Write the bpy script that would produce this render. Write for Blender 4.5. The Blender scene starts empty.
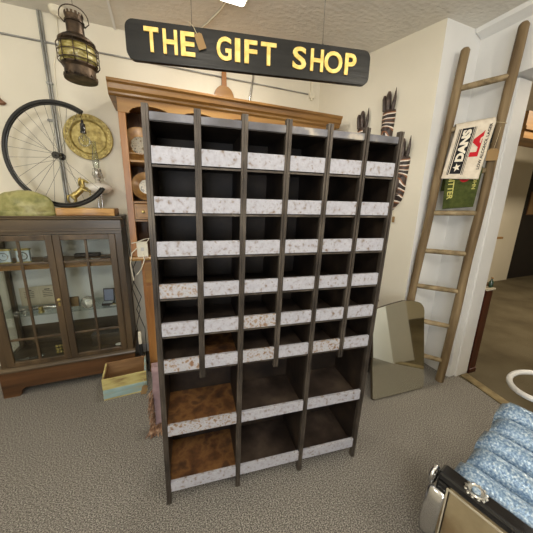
import bpy, bmesh, math, random
from mathutils import Vector, Matrix
random.seed(7)
PI = math.pi
sc = bpy.context.scene
C = sc.collection

# ------------------------------------------------------------------ materials
def _mat(name):
    m = bpy.data.materials.new(name); m.use_nodes = True
    nt = m.node_tree
    return m, nt, nt.nodes['Principled BSDF']

def lin(c):
    return tuple(((v/255.)/12.92 if v/255. <= .04045 else ((v/255.+.055)/1.055)**2.4) for v in c) + (1,)

def mottled(name, cols, scale=8, rough=.6, metal=0, bump=0, bscale=None, stretch=(1, 1, 1), detail=6, pos=None, coat=0, spec=None):
    """noise-driven mix of several colours (0-255 triples)"""
    m, nt, b = _mat(name)
    tc = nt.nodes.new('ShaderNodeTexCoord'); mp = nt.nodes.new('ShaderNodeMapping')
    mp.inputs['Scale'].default_value = stretch
    nt.links.new(tc.outputs['Object'], mp.inputs['Vector'])
    n = nt.nodes.new('ShaderNodeTexNoise'); n.inputs['Scale'].default_value = scale; n.inputs['Detail'].default_value = detail
    nt.links.new(mp.outputs[0], n.inputs['Vector'])
    r = nt.nodes.new('ShaderNodeValToRGB')
    k = len(cols)
    if pos is None: pos = [.32 + .36*i/max(1, k-1) for i in range(k)]
    els = r.color_ramp.elements
    while len(els) < k: els.new(.5)
    for e, p, c in zip(els, pos, cols): e.position = p; e.color = lin(c)
    nt.links.new(n.outputs['Fac'], r.inputs[0]); nt.links.new(r.outputs[0], b.inputs['Base Color'])
    b.inputs['Roughness'].default_value = rough; b.inputs['Metallic'].default_value = metal
    if coat: b.inputs['Coat Weight'].default_value = coat; b.inputs['Coat Roughness'].default_value = .15
    if spec is not None: b.inputs['Specular IOR Level'].default_value = spec
    if bump:
        n2 = nt.nodes.new('ShaderNodeTexNoise'); n2.inputs['Scale'].default_value = bscale or scale*3; n2.inputs['Detail'].default_value = 4
        nt.links.new(mp.outputs[0], n2.inputs['Vector'])
        bp = nt.nodes.new('ShaderNodeBump'); bp.inputs['Strength'].default_value = bump; bp.inputs['Distance'].default_value = .01
        nt.links.new(n2.outputs['Fac'], bp.inputs['Height']); nt.links.new(bp.outputs[0], b.inputs['Normal'])
    return m

def wood(name, cols, axis=2, scale=14, rough=.5, coat=.15):
    st = [1, 1, 1]; st[axis] = .09
    return mottled(name, cols, scale=scale, rough=rough, stretch=st, bump=.12, bscale=scale*2, detail=8, coat=coat)

def plain(name, c, rough=.5, metal=0, **k):
    return mottled(name, [tuple(int(v*.93) for v in c), c, tuple(min(255, int(v*1.04)) for v in c)], scale=k.pop('scale', 6), rough=rough, metal=metal, **k)

def glass(name, tint=(1, 1, 1), rough=0.0):
    m, nt, b = _mat(name)
    out = nt.nodes['Material Output']; nt.nodes.remove(b)
    tr = nt.nodes.new('ShaderNodeBsdfTransparent'); tr.inputs[0].default_value = (*tint, 1)
    gl = nt.nodes.new('ShaderNodeBsdfGlossy'); gl.inputs['Roughness'].default_value = .03
    lw = nt.nodes.new('ShaderNodeFresnel'); lw.inputs['IOR'].default_value = 1.45
    mx = nt.nodes.new('ShaderNodeMixShader')
    ml = nt.nodes.new('ShaderNodeMath'); ml.operation = 'MULTIPLY'; ml.inputs[1].default_value = .55
    nt.links.new(lw.outputs[0], ml.inputs[0]); nt.links.new(ml.outputs[0], mx.inputs[0]); nt.links.new(tr.outputs[0], mx.inputs[1]); nt.links.new(gl.outputs[0], mx.inputs[2])
    nt.links.new(mx.outputs[0], out.inputs['Surface'])
    return m

M = {}
M['wall'] = mottled('wall_cream_paint', [(218, 212, 194), (225, 219, 202)], scale=1.5, rough=.75, bump=.12, bscale=26)
M['wall_white'] = mottled('white_gloss_paint', [(226, 226, 224), (234, 234, 232)], scale=3, rough=.4, bump=.04, bscale=12)
M['ceil'] = mottled('ceiling_artex', [(216, 212, 202), (226, 222, 212)], scale=2, rough=.85, bump=.8, bscale=22, stretch=(1, 1.6, 1))
M['carpet'] = mottled('grey_loop_carpet', [(76, 73, 68), (126, 122, 115), (180, 175, 166)], scale=135, rough=.95, bump=.9, bscale=140, detail=5, pos=[.36, .5, .64], spec=.1, stretch=(1, 1.5, 1))
M['carpet_brown'] = mottled('brown_carpet', [(86, 78, 62), (98, 90, 72), (106, 98, 80)], scale=2.2, rough=.95, bump=.4, bscale=90, spec=.1)
M['steel_dark'] = mottled('aged_dark_steel', [(50, 44, 38), (72, 64, 56), (96, 88, 78)], scale=16, rough=.5, metal=.35, bump=.2, bscale=40, stretch=(1, 1, .35))
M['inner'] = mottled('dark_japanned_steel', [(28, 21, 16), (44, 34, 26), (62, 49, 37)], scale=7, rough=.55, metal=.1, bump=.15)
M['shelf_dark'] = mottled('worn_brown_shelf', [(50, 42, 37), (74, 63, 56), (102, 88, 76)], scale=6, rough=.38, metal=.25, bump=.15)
M['rust'] = mottled('rusted_shelf', [(66, 42, 26), (104, 68, 38), (134, 94, 52), (98, 66, 40), (64, 42, 28)], scale=11, rough=.7, bump=.4, detail=15, pos=[.28, .42, .53, .62, .74])
M['lip'] = mottled('chipped_white_paint', [(104, 76, 54), (138, 128, 122), (160, 159, 166), (172, 172, 180), (150, 146, 146), (112, 90, 72)], scale=46, rough=.5, bump=.15, bscale=80, detail=15, pos=[.24, .34, .43, .60, .67, .76])
M['lip_rusty'] = mottled('chipped_rusty_paint', [(122, 90, 66), (146, 130, 116), (160, 159, 164), (168, 168, 174), (148, 130, 112), (118, 88, 64)], scale=42, rough=.55, bump=.2, bscale=80, detail=14, pos=[.33, .41, .46, .55, .61, .69])
M['lip_grey'] = mottled('grey_top_rail', [(74, 72, 74), (96, 96, 102), (112, 110, 112), (158, 150, 138)], scale=7, rough=.45, metal=.3, detail=7, pos=[.35, .5, .57, .62])
M['sign'] = mottled('black_painted_board', [(17, 17, 16), (24, 24, 23), (36, 36, 34)], scale=5, rough=.3, stretch=(.25, 1, 3), bump=.12, bscale=16, coat=.08, spec=.3)
M['gold'] = mottled('gold_letter', [(214, 172, 84), (234, 200, 112), (244, 216, 138)], scale=25, rough=.38, metal=.25)
M['brass'] = mottled('brass', [(134, 116, 60), (172, 154, 92), (200, 186, 128)], scale=9, rough=.3, metal=.7, bump=.1)
M['brass_dull'] = mottled('hammered_brass', [(134, 118, 66), (168, 150, 88), (196, 180, 116)], scale=30, rough=.48, metal=.45, bump=.5, bscale=60)
M['copper_dark'] = mottled('aged_copper', [(40, 34, 28), (70, 58, 46), (112, 94, 76)], scale=14, rough=.42, metal=.75, bump=.2)
M['amber_glass'] = mottled('amber_ribbed_glass', [(74, 66, 28), (140, 126, 66), (200, 190, 130)], scale=16, rough=.15, stretch=(1, 1, 3), bump=.6, bscale=26)
M['black'] = plain('black_rubber', (26, 26, 25), rough=.5)
M['black_gloss'] = plain('black_gloss', (22, 22, 24), rough=.12, coat=.5)
M['chrome'] = plain('chrome', (205, 205, 205), rough=.18, metal=1)
M['galv'] = mottled('galvanised_conduit', [(120, 120, 116), (150, 150, 146), (176, 176, 170)], scale=6, rough=.4, metal=.5)
M['wire'] = plain('thin_wire', (88, 84, 76), rough=.4, metal=.3)
M['white_plastic'] = plain('white_plastic', (226, 220, 200), rough=.4)
M['offwhite'] = plain('painted_tube', (196, 194, 190), rough=.3, coat=.3)
M['cab'] = wood('brown_oak', [(54, 43, 29), (75, 61, 42), (96, 80, 57)], axis=0, rough=.42)
M['cab_v'] = wood('brown_oak_upright', [(54, 41, 25), (74, 58, 37), (92, 74, 50)], axis=2, rough=.42)
M['cab_red'] = wood('reddish_oak_plinth', [(58, 38, 21), (82, 54, 30), (102, 70, 42)], axis=0, rough=.35)
M['cab_in'] = mottled('pale_grey_backing', [(228, 229, 226), (236, 237, 234)], scale=2, rough=.7)
M['pine'] = wood('honey_pine', [(112, 76, 32), (146, 105, 50), (170, 130, 70)], axis=0, scale=11, rough=.42)
M['pine_v'] = wood('honey_pine_upright', [(118, 74, 32), (152, 102, 50), (176, 126, 70)], axis=2, scale=11, rough=.42)
M['pine_back'] = wood('dark_pine_boards', [(66, 42, 22), (92, 60, 32), (108, 74, 42)], axis=2, scale=9, rough=.6)
M['plank'] = wood('live_edge_plank', [(110, 68, 28), (184, 138, 76), (214, 176, 112)], axis=0, scale=18, rough=.5)
M['ladder'] = wood('weathered_pole', [(84, 66, 42), (118, 98, 68), (142, 122, 90)], axis=2, scale=22, rough=.7, coat=0)
M['rung'] = wood('weathered_rung', [(104, 88, 60), (142, 124, 92), (162, 144, 112)], axis=0, scale=22, rough=.7, coat=0)
M['crate_in'] = wood('crate_bare_wood', [(98, 70, 44), (140, 106, 70), (166, 132, 92)], axis=0, scale=14, rough=.8, coat=0)
M['crate_yellow'] = mottled('worn_yellow_paint', [(140, 116, 74), (190, 176, 112), (202, 192, 134)], scale=14, rough=.75, stretch=(.4, 1, 2), detail=8)
M['crate_blue'] = mottled('worn_aqua_paint', [(160, 164, 140), (144, 170, 168), (166, 188, 184)], scale=14, rough=.75, stretch=(.4, 1, 2), detail=8)
M['card'] = plain('manila_card', (144, 116, 76), rough=.8)
M['string'] = plain('string', (210, 196, 160), rough=.8)
M['hat'] = mottled('mottled_green_felt', [(104, 106, 58), (142, 140, 86), (160, 156, 104), (124, 118, 70)], scale=12, rough=.42, bump=.4, bscale=12, detail=7, pos=[.32, .45, .55, .68])
M['brown_carve'] = mottled('brown_carved_wood', [(84, 52, 30), (126, 84, 52)], scale=14, rough=.5)
M['porcelain'] = plain('milk_glass', (238, 234, 224), rough=.15, coat=.5)
M['plate_white'] = mottled('plate_pattern', [(150, 130, 96), (214, 206, 184), (226, 220, 200), (120, 120, 110)], scale=34, rough=.2, coat=.5, pos=[.38, .46, .56, .66])
M['plate_gold'] = mottled('plate_gold_rim', [(126, 82, 32), (184, 138, 66)], scale=16, rough=.35, coat=.15, metal=.2)
M['glass'] = glass('clear_glass', (.93, .95, .94))
M['shelfglass'] = glass('shelf_glass', (.93, .97, .95))
M['towel_white'] = mottled('white_towelling', [(212, 200, 180), (228, 218, 200)], scale=30, rough=.9, bump=.4, bscale=180)
M['towel_green'] = mottled('green_towelling', [(54, 62, 24), (68, 77, 30), (78, 86, 38)], scale=30, rough=.95, bump=.5, bscale=180)
M['towel_black'] = plain('black_towelling', (22, 22, 22), rough=.95)
M['ink_black'] = plain('black_print', (24, 24, 26), rough=.9)
M['ink_red'] = plain('red_print', (186, 24, 36), rough=.9)
M['ink_cream'] = plain('cream_print', (232, 224, 206), rough=.9)
M['ink_yellow'] = plain('yellow_print', (196, 190, 110), rough=.9)
M['mauve'] = mottled('mauve_cloth', [(140, 116, 118), (158, 134, 136)], scale=18, rough=.9, bump=.3)
M['fringe'] = mottled('brown_fringe', [(96, 66, 48), (140, 106, 80), (180, 152, 126)], scale=40, rough=.9)
M['mirror_edge'] = plain('dark_mirror_edge', (84, 74, 58), rough=.4, metal=.5)
M['brass_strip'] = mottled('brass_threshold', [(118, 104, 74), (166, 152, 116)], scale=12, rough=.35, metal=.5)
M['red_wood'] = wood('red_mahogany', [(48, 18, 10), (68, 27, 15), (84, 37, 20)], axis=2, rough=.3)
M['dark_panel'] = mottled('dark_panel', [(20, 15, 11), (30, 22, 17)], scale=3, rough=.8)
M['vinyl'] = mottled('blue_metallic_vinyl', [(84, 112, 148), (116, 144, 174), (158, 180, 200), (214, 224, 230)], scale=110, rough=.3, metal=.3, bump=.3, bscale=120, detail=3, coat=.3, pos=[.30, .45, .58, .74])
M['vinyl_edge'] = plain('dark_blue_trim', (40, 58, 92), rough=.4)
M['cream_panel'] = mottled('mottled_cream_panel', [(120, 100, 70), (150, 134, 102), (168, 152, 120)], scale=5, rough=.3, coat=.3)
M['pattern_grey'] = mottled('silver_plate', [(120, 118, 112), (190, 188, 180), (225, 222, 214)], scale=20, rough=.25, metal=.8)
M['paper'] = mottled('aged_paper', [(178, 168, 144), (200, 190, 168)], scale=6, rough=.9)
M['face'] = mottled('pale_dial', [(176, 190, 198), (208, 218, 224)], scale=14, rough=.4)
M['blue_lining'] = plain('blue_grey_satin', (128, 136, 160), rough=.6)
M['leather'] = plain('dark_leather', (42, 26, 20), rough=.5)
M['green_bottle'] = plain('green_bottle_glass', (30, 60, 46), rough=.1, coat=.5)

# mirror: aged silvering
m, nt, b = _mat('aged_mirror')
b.inputs['Base Color'].default_value = (.76, .76, .66, 1); b.inputs['Metallic'].default_value = 1; b.inputs['Roughness'].default_value = .045
M['mirror'] = m
# zebra-like carved mask stripes
m, nt, b = _mat('painted_mask_stripes')
tc = nt.nodes.new('ShaderNodeTexCoord'); wv = nt.nodes.new('ShaderNodeTexWave')
wv.wave_type = 'BANDS'; wv.bands_direction = 'Z'; wv.inputs['Scale'].default_value = 3.0; wv.inputs['Distortion'].default_value = 6; wv.inputs['Detail Scale'].default_value = 1.5; wv.inputs['Detail'].default_value = 1
rp = nt.nodes.new('ShaderNodeValToRGB'); rp.color_ramp.interpolation = 'CONSTANT'
for p, c in ((0, (40, 28, 24)), (.22, (222, 212, 200)), (.50, (146, 94, 58)), (.76, (60, 44, 36))):
    if p == 0: e = rp.color_ramp.elements[0]; rp.color_ramp.elements[1].position = .999
    else: e = rp.color_ramp.elements.new(p)
    e.position = p; e.color = lin(c)
rp.color_ramp.elements[-1].color = lin((60, 44, 38))
nt.links.new(tc.outputs['Object'], wv.inputs['Vector']); nt.links.new(wv.outputs['Fac'], rp.inputs[0]); nt.links.new(rp.outputs[0], b.inputs['Base Color'])
b.inputs['Roughness'].default_value = .45
M['mask'] = m
M['mask_dark'] = mottled('dark_carved_wood', [(34, 24, 20), (62, 48, 42), (92, 78, 70)], scale=20, rough=.4)
# emitters (real lamps only)
def emit(name, col, s):
    m, nt, b = _mat(name)
    b.inputs['Emission Color'].default_value = (*col, 1); b.inputs['Emission Strength'].default_value = s
    b.inputs['Base Color'].default_value = (*col, 1)
    return m
M['lamp_glow'] = emit('lamp_diffuser', (1, .95, .85), 6)

# ------------------------------------------------------------------ mesh helpers
class MB:
    def __init__(s): s.bm = bmesh.new()
    def _xf(s, vs, loc, rot, mat):
        m = Matrix.Translation(loc)
        if rot: m = m @ Matrix.Rotation(rot[2], 4, 'Z') @ Matrix.Rotation(rot[1], 4, 'Y') @ Matrix.Rotation(rot[0], 4, 'X')
        bmesh.ops.transform(s.bm, matrix=m, verts=vs)
    def box(s, x0, x1, y0, y1, z0, z1):
        v = [s.bm.verts.new(p) for p in ((x0, y0, z0), (x1, y0, z0), (x1, y1, z0), (x0, y1, z0), (x0, y0, z1), (x1, y0, z1), (x1, y1, z1), (x0, y1, z1))]
        for f in ((0, 3, 2, 1), (4, 5, 6, 7), (0, 1, 5, 4), (1, 2, 6, 5), (2, 3, 7, 6), (3, 0, 4, 7)): s.bm.faces.new([v[i] for i in f])
        return s
    def obox(s, size, loc, rot=None):
        r = bmesh.ops.create_cube(s.bm, size=1); vs = r['verts']
        bmesh.ops.scale(s.bm, vec=size, verts=vs); s._xf(vs, loc, rot, None); return s
    def prism(s, pts, a, b, axis='z'):
        """polygon pts (2-D) extruded from a to b along axis"""
        def P(u, v, w): return {'z': (u, v, w), 'y': (u, w, v), 'x': (w, u, v)}[axis]
        lo = [s.bm.verts.new(P(u, v, a)) for u, v in pts]; hi = [s.bm.verts.new(P(u, v, b)) for u, v in pts]
        n = len(pts)
        s.bm.faces.new(lo[::-1]); s.bm.faces.new(hi)
        for i in range(n): s.bm.faces.new((lo[i], lo[(i+1) % n], hi[(i+1) % n], hi[i]))
        return s
    def tube(s, pts, r, n=10, closed=False, cap=True, sx=1.0):
        pts = [Vector(p) for p in pts]; k = len(pts); rs = r if isinstance(r, (list, tuple)) else [r]*k
        rings = []; prev = None
        for i, p in enumerate(pts):
            if closed: t = pts[(i+1) % k]-pts[i-1]
            else: t = pts[min(i+1, k-1)]-pts[max(i-1, 0)]
            t.normalize()
            if prev is None:
                a = Vector((0, 0, 1)) if abs(t.z) < .9 else Vector((1, 0, 0))
                u = t.cross(a).normalized()
            else:
                u = (prev-t*prev.dot(t)).normalized()
            prev = u; w = t.cross(u)
            rings.append([s.bm.verts.new(p+(u*math.cos(2*PI*j/n)*sx+w*math.sin(2*PI*j/n))*rs[i]) for j in range(n)])
        m = k if closed else k-1
        for i in range(m):
            A, B = rings[i], rings[(i+1) % k]
            for j in range(n): s.bm.faces.new((A[j], A[(j+1) % n], B[(j+1) % n], B[j]))
        if not closed and cap: s.bm.faces.new(rings[0][::-1]); s.bm.faces.new(rings[-1])
        return s
    def lathe(s, prof, loc=(0, 0, 0), rot=None, n=32, close=False):
        """profile of (r, z) revolved round local z"""
        rings = []; vs = []
        for r, z in prof:
            if r < 1e-6: ring = [s.bm.verts.new((0, 0, z))]
            else: ring = [s.bm.verts.new((r*math.cos(2*PI*j/n), r*math.sin(2*PI*j/n), z)) for j in range(n)]
            rings.append(ring); vs += ring
        pr = list(zip(rings, rings[1:])) + ([(rings[-1], rings[0])] if close else [])
        for A, B in pr:
            for j in range(n):
                k = (j+1) % n
                if len(A) == 1 and len(B) == 1: continue
                if len(A) == 1: s.bm.faces.new((A[0], B[k], B[j]))
                elif len(B) == 1: s.bm.faces.new((A[j], A[k], B[0]))
                else: s.bm.faces.new((A[j], A[k], B[k], B[j]))
        s._xf(vs, loc, rot, None); return s
    def ball(s, size, loc, rot=None, seg=20):
        r = bmesh.ops.create_uvsphere(s.bm, u_segments=seg, v_segments=seg//2+2, radius=1); vs = r['verts']
        bmesh.ops.scale(s.bm, vec=size, verts=vs); s._xf(vs, loc, rot, None); return s
    def grid(s, f, nu, nv):
        g = [[s.bm.verts.new(f(i/nu, j/nv)) for j in range(nv+1)] for i in range(nu+1)]
        for i in range(nu):
            for j in range(nv): s.bm.faces.new((g[i][j], g[i+1][j], g[i+1][j+1], g[i][j+1]))
        return s
    def build(s, name, mat, parent=None, smooth=None, bevel=0, loc=None, rz=None, solid=0, subsurf=0):
        bmesh.ops.recalc_face_normals(s.bm, faces=s.bm.faces[:])
        me = bpy.data.meshes.new(name); s.bm.to_mesh(me); s.bm.free()
        o = bpy.data.objects.new(name, me); C.objects.link(o)
        me.materials.append(M[mat] if isinstance(mat, str) else mat)
        if parent: o.parent = parent
        if loc is not None: o.location = loc
        if rz: o.rotation_euler.z = rz
        if smooth is not None:
            me.shade_smooth()
            if smooth < 179: me.set_sharp_from_angle(angle=math.radians(smooth))
        if solid:
            q = o.modifiers.new('s', 'SOLIDIFY'); q.thickness = solid; q.offset = -1
        if bevel:
            q = o.modifiers.new('b', 'BEVEL'); q.width = bevel; q.segments = 2; q.limit_method = 'ANGLE'; q.angle_limit = math.radians(40)
        if subsurf:
            q = o.modifiers.new('u', 'SUBSURF'); q.levels = subsurf; q.render_levels = subsurf
        return o

def tag(o, label, cat, group=None, kind=None):
    o['label'] = label; o['category'] = cat
    if group: o['group'] = group
    if kind: o['kind'] = kind
    return o
def thing(name, label, cat, loc=(0, 0, 0), rz=0, group=None):
    o = bpy.data.objects.new(name, None); C.objects.link(o); o.location = loc; o.rotation_euler.z = rz
    o.empty_display_size = .1
    return tag(o, label, cat, group)
def struct(o, label=None, cat=None):
    o['kind'] = 'structure'
    if label: o['label'] = label
    if cat: o['category'] = cat
    return o
def copy_tree(o, parent=None):
    c = o.copy(); C.objects.link(c); c.parent = parent
    for ch in list(o.children): copy_tree(ch, c)
    return c
def arc(cx, cy, r, a0, a1, n=8): return [(cx+r*math.cos(math.radians(a0+(a1-a0)*i/n)), cy+r*math.sin(math.radians(a0+(a1-a0)*i/n))) for i in range(n+1)]
def rrect(x0, x1, y0, y1, r, n=6):
    return arc(x1-r, y0+r, r, -90, 0, n)+arc(x1-r, y1-r, r, 0, 90, n)+arc(x0+r, y1-r, r, 90, 180, n)+arc(x0+r, y0+r, r, 180, 270, n)
def text_mesh(s, size, extrude, offset=0.0, sx=1.0, bevel=0):
    cu = bpy.data.curves.new('t', 'FONT'); cu.body = s; cu.size = size; cu.extrude = extrude; cu.offset = offset
    cu.align_x = 'CENTER'; cu.align_y = 'CENTER'; cu.bevel_depth = bevel; cu.resolution_u = 4
    o = bpy.data.objects.new('t', cu); C.objects.link(o)
    dg = bpy.context.evaluated_depsgraph_get(); me = bpy.data.meshes.new_from_object(o.evaluated_get(dg))
    bpy.data.objects.remove(o)
    # recentre on the glyph's own box
    xs = [v.co.x for v in me.vertices]; ys = [v.co.y for v in me.vertices]
    cx, cy = (min(xs)+max(xs))/2, (min(ys)+max(ys))/2
    w, h = max(xs)-min(xs), max(ys)-min(ys)
    for v in me.vertices: v.co.x = (v.co.x-cx)*sx; v.co.y -= cy
    return me, w*sx, h
def add_text(name, s, w, h, mat, parent, mtx, extrude=.001, offset=0.0):
    """text scaled to w x h, placed by matrix (local xy plane = text plane)"""
    me, w0, h0 = text_mesh(s, 1, .5, offset)
    for v in me.vertices: v.co.x *= w/w0; v.co.y *= h/h0; v.co.z *= extrude*2
    me.materials.clear(); me.materials.append(M[mat])
    me.name = name
    o = bpy.data.objects.new(name, me); C.objects.link(o); o.parent = parent; o.matrix_local = mtx
    return o

# ------------------------------------------------------------------ the room
HC = 2.966
W = 2.883
struct(MB().box(-3.0, 2.60, -2.5, W+.1, -.12, 0).build('floor', 'carpet'))
struct(MB().box(2.60, 9.2, -2.5, 4.1, -.12, -.002).build('floor_back_room', 'carpet_brown'))
struct(MB().box(-3.1, 2.76, -2.6, W+.12, HC, HC+.1).build('ceiling', 'ceil'))
struct(MB().box(-3.1, 1.76, W, W+.12, 0, HC).build('wall_back', 'wall'))
struct(MB().box(-3.12, -3.0, -2.5, W, 0, HC).build('wall_left', 'wall'))
struct(MB().box(-3.1, 2.6, -2.62, -2.5, 0, HC).build('wall_front', 'wall'))
struct(MB().prism([(1.75, W+.12), (1.75, W), (2.095, 1.705), (2.50, 1.705), (2.50, 1.44), (2.73, 1.44), (2.73, W+.12)], 0, HC).build('wall_right', 'wall'))
wr = bpy.data.objects['wall_right']; wr.data.materials.append(M['wall_white'])
for f_ in wr.data.polygons:
    if f_.center.x > 2.2 and f_.center.y < 1.8: f_.material_index = 1
struct(MB().box(2.45, 2.76, -2.5, .62, 0, HC).build('wall_right_near', 'wall_white'))
struct(MB().box(2.50, 2.76, .62, 1.44, 2.56, HC).build('wall_right_header', 'wall_white'))
# cornice board over the recess
struct(MB().prism([(2.415, HC-.001), (2.425, HC-.03), (2.499, HC-.062), (2.499, HC-.001)], -.6, 1.70, 'y').build('trim_1', 'wall_white'))
# door lining and architrave at the opening
g = MB(); g.box(2.497, 2.733, 1.425, 1.4395, 0, 2.555); g.box(2.57, 2.735, 1.408, 1.4245, 0, 2.55)
g.box(2.47, 2.499, 1.36, 1.452, 0.0, 2.46) if False else None
struct(g.build('trim_2', 'wall_white', bevel=.004))
struct(MB().box(2.488, 2.4995, 1.44, 1.70, 0, .11).build('baseboard_right', 'wall_white', bevel=.003))
struct(MB().box(-3.0, 1.74, W-.012, W-.0005, 0, .09).build('baseboard_back', 'wall_white', bevel=.003))
# brass threshold strip
struct(MB().prism([(2.63, 1.40), (2.51, .80), (2.47, .62), (2.56, .62), (2.60, .80), (2.72, 1.40)], 0.0005, .010).build('trim_3', 'brass_strip', bevel=.003))
# ceiling cover strip
struct(MB().box(-.243, -.225, 1.2, W-.002, HC-.012, HC-.0005).build('trim_4', 'wall_white'))
# back room beyond the doorway
struct(MB().box(2.76, 7.34, 3.42, 3.52, -.002, 3.2).build('wall_back_room_far', 'wall'))
struct(MB().box(7.3401, 9.2, 3.46, 3.56, -.002, 3.2).build('wall_back_room_dark', 'dark_panel'))
struct(MB().box(9.1, 9.2, -2.5, 3.5, -.002, 3.2).build('wall_back_room_right', 'wall'))
struct(MB().box(2.76, 9.2, -2.6, -2.5, -.002, 3.2).build('wall_back_room_front', 'wall'))
struct(MB().box(2.76, 9.2, -2.6, 3.56, 3.2, 3.3).build('ceiling_back_room', 'ceil'))
g = MB(); g.box(4.34, 6.4, 2.2, 2.5, 2.47, 2.56); g.box(4.30, 6.4, 2.17, 2.5, 2.5605, 2.60); g.box(4.34, 6.4, 2.2, 2.5, 2.6005, 2.78)
struct(g.build('trim_5', 'pine'))

# ------------------------------------------------------------------ pigeonhole rack
rack = thing('pigeonhole_rack', 'tall dark steel pigeonhole rack with chipped white shelf lips standing on the grey carpet', 'shelving unit', (-.049, 1.203, 0.0), math.radians(-6.19))
rack.rotation_euler = (math.radians(1.0), 0, math.radians(-6.19))
U = [0, .186, .372, .561, .754, .942, 1.128]
DP = .323
LT = [1.916, 1.799, 1.613, 1.432, 1.245, 1.062, .874, .508, .145]
LN = .063
for i, x in enumerate(U):
    full = i in (0, 2, 4, 6); z0 = 0.0 if full else .761
    g = MB()
    t = .0035
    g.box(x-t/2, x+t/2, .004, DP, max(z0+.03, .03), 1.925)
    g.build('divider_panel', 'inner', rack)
    g = MB(); w = .026 if i not in (0, 6) else .024
    g.box(x-w/2, x+w/2, -.004, .003, z0+.0, 1.941)
    g.box(x-.003, x+.003, -.010, -.004, z0+.004, 1.938)
    g.box(x-w/2, x-w/2+.003, .003, .022, z0+.0, 1.941); g.box(x+w/2-.003, x+w/2, .003, .022, z0+.0, 1.941)
    g.build('upright', 'steel_dark', rack, bevel=.001)
    if full:
        MB().box(x-.012, x+.012, DP-.03, DP, 0, .05).build('rear_foot', 'steel_dark', rack)
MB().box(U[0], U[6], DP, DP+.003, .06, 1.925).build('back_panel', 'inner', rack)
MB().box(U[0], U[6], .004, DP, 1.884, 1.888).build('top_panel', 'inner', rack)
rusty = {(6, 0): 'shelf_dark', (6, 1): 'rust', (7, 0): 'rust', (8, 0): 'rust'}
lip_r = {(6, 0), (5, 2), (7, 0), (6, 2), (4, 0), (6, 4)}
for L, z in enumerate(LT):
    cells = [(i, i+1) for i in range(6)] if L < 7 else [(0, 2), (2, 4), (4, 6)]
    for k, (a, b) in enumerate(cells):
        x0, x1 = U[a]+.0135, U[b]-.0135
        if L == 0:
            g = MB(); g.box(x0, x1, -.001, .002, z-.029, z); g.box(x0, x1, .002, .03, z-.003, z)
            g.build('top_rail', 'lip_grey', rack, bevel=.001); continue
        zs = z-LN+.004
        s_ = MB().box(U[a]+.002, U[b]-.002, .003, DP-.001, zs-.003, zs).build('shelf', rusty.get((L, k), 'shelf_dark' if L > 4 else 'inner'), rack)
        g = MB(); g.box(x0, x1, -.002, .001, z-LN, z); g.box(x0, x1, .001, .014, z-.002, z)
        g.build('shelf_lip', 'lip_rusty' if (L, k) in lip_r else 'lip', s_, bevel=.0008)
        # worn roll underneath each lip
        if L < 7: MB().box(x0, x1, .002, .010, z-LN-.012, z-LN-.004).build('stiffener', 'steel_dark', s_)

# the old rack stands slightly racked over to the right
for o_ in rack.children_recursive:
    for v_ in o_.data.vertices: v_.co.x += v_.co.z*.0157

# folded rug leaning behind the rack
rug = thing('folded_rug', 'folded mauve rug with a frayed brown fringe behind the left side of the pigeonhole rack', 'rug', (-.118, 1.74, 0))
g = MB()
for k in range(3):
    y = k*.016
    g.grid(lambda u, v, y=y: Vector((u*.36+.004*math.sin(v*9), y+.012*math.sin(v*5+k)+v*.03, .03+v*.46)), 6, 10)
g.build('rug_body', 'mauve', rug, smooth=60, solid=.012)
g = MB()
for k in range(60):
    z = .05+.27*random.random(); y = random.uniform(0, .04)
    L_ = random.uniform(.015, .045)
    g.tube([(0, y+.01, z), (-L_*.6, y+random.uniform(-.02, .0), z-.015), (-L_, y-random.uniform(.0, .03), max(.006, z-.05-random.random()*.02))], [.003, .003, .002], 5)
for k in range(40):
    x = random.uniform(-.03, .12)
    g.tube([(x, random.uniform(-.02, .03), .05), (x-.01, -.02, .025), (x-.02+random.uniform(-.02, .02), -.045-random.random()*.03, .006)], [.004, .004, .0025], 5)
g.build('fringe', 'fringe', rug, smooth=180)['kind'] = 'stuff'

# ------------------------------------------------------------------ hanging sign
def seg_frame(a, b):
    a, b = Vector(a), Vector(b); d = (b-a); return a, math.atan2(d.y, d.x), d.length
a, ang, SL = seg_frame((-.082, 1.447), (1.022, 1.226))
sign = thing('hanging_sign', 'long black board reading THE GIFT SHOP in gold letters, hung from the ceiling', 'sign', (a.x, a.y, 2.182), ang)
SH = .152
MB().prism(rrect(0, SL, 0, SH, .035), 0, .022, 'y').build('board', 'sign', sign, bevel=.002)
SX = [('T', .068, .120), ('H', .135, .188), ('E', .200, .253), ('G', .336, .394), ('I', .408, .429), ('F', .446, .498), ('T', .513, .577), ('S', .647, .706), ('H', .725, .782), ('O', .786, .868), ('P', .880, .932)]
for ch, f0, f1 in SX:
    me_w = (f1-f0)*SL
    mtx = Matrix.Translation(((f0+f1)/2*SL, -.0035, SH*.53)) @ Matrix.Rotation(PI/2, 4, 'X')
    add_text('letter', ch, me_w, .092, 'gold', sign, mtx, extrude=.0035, offset=.022)
for fx in (.243, .779):
    x = fx*SL
    g = MB(); g.tube([(x, .011, SH-.001), (x, .011, HC-2.182-.004)], .0012, 6); g.lathe([(0, 0), (.007, 0), (.005, .006), (0, .006)], (x, .011, SH), n=12)
    g.build('hanging_wire', 'wire', sign, smooth=180)
    MB().lathe([(0, -.012), (.006, -.01), (.009, -.002), (0, -.002)], (x, .011, HC-2.182), n=12).build('ceiling_hook', 'chrome', sign)

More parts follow.
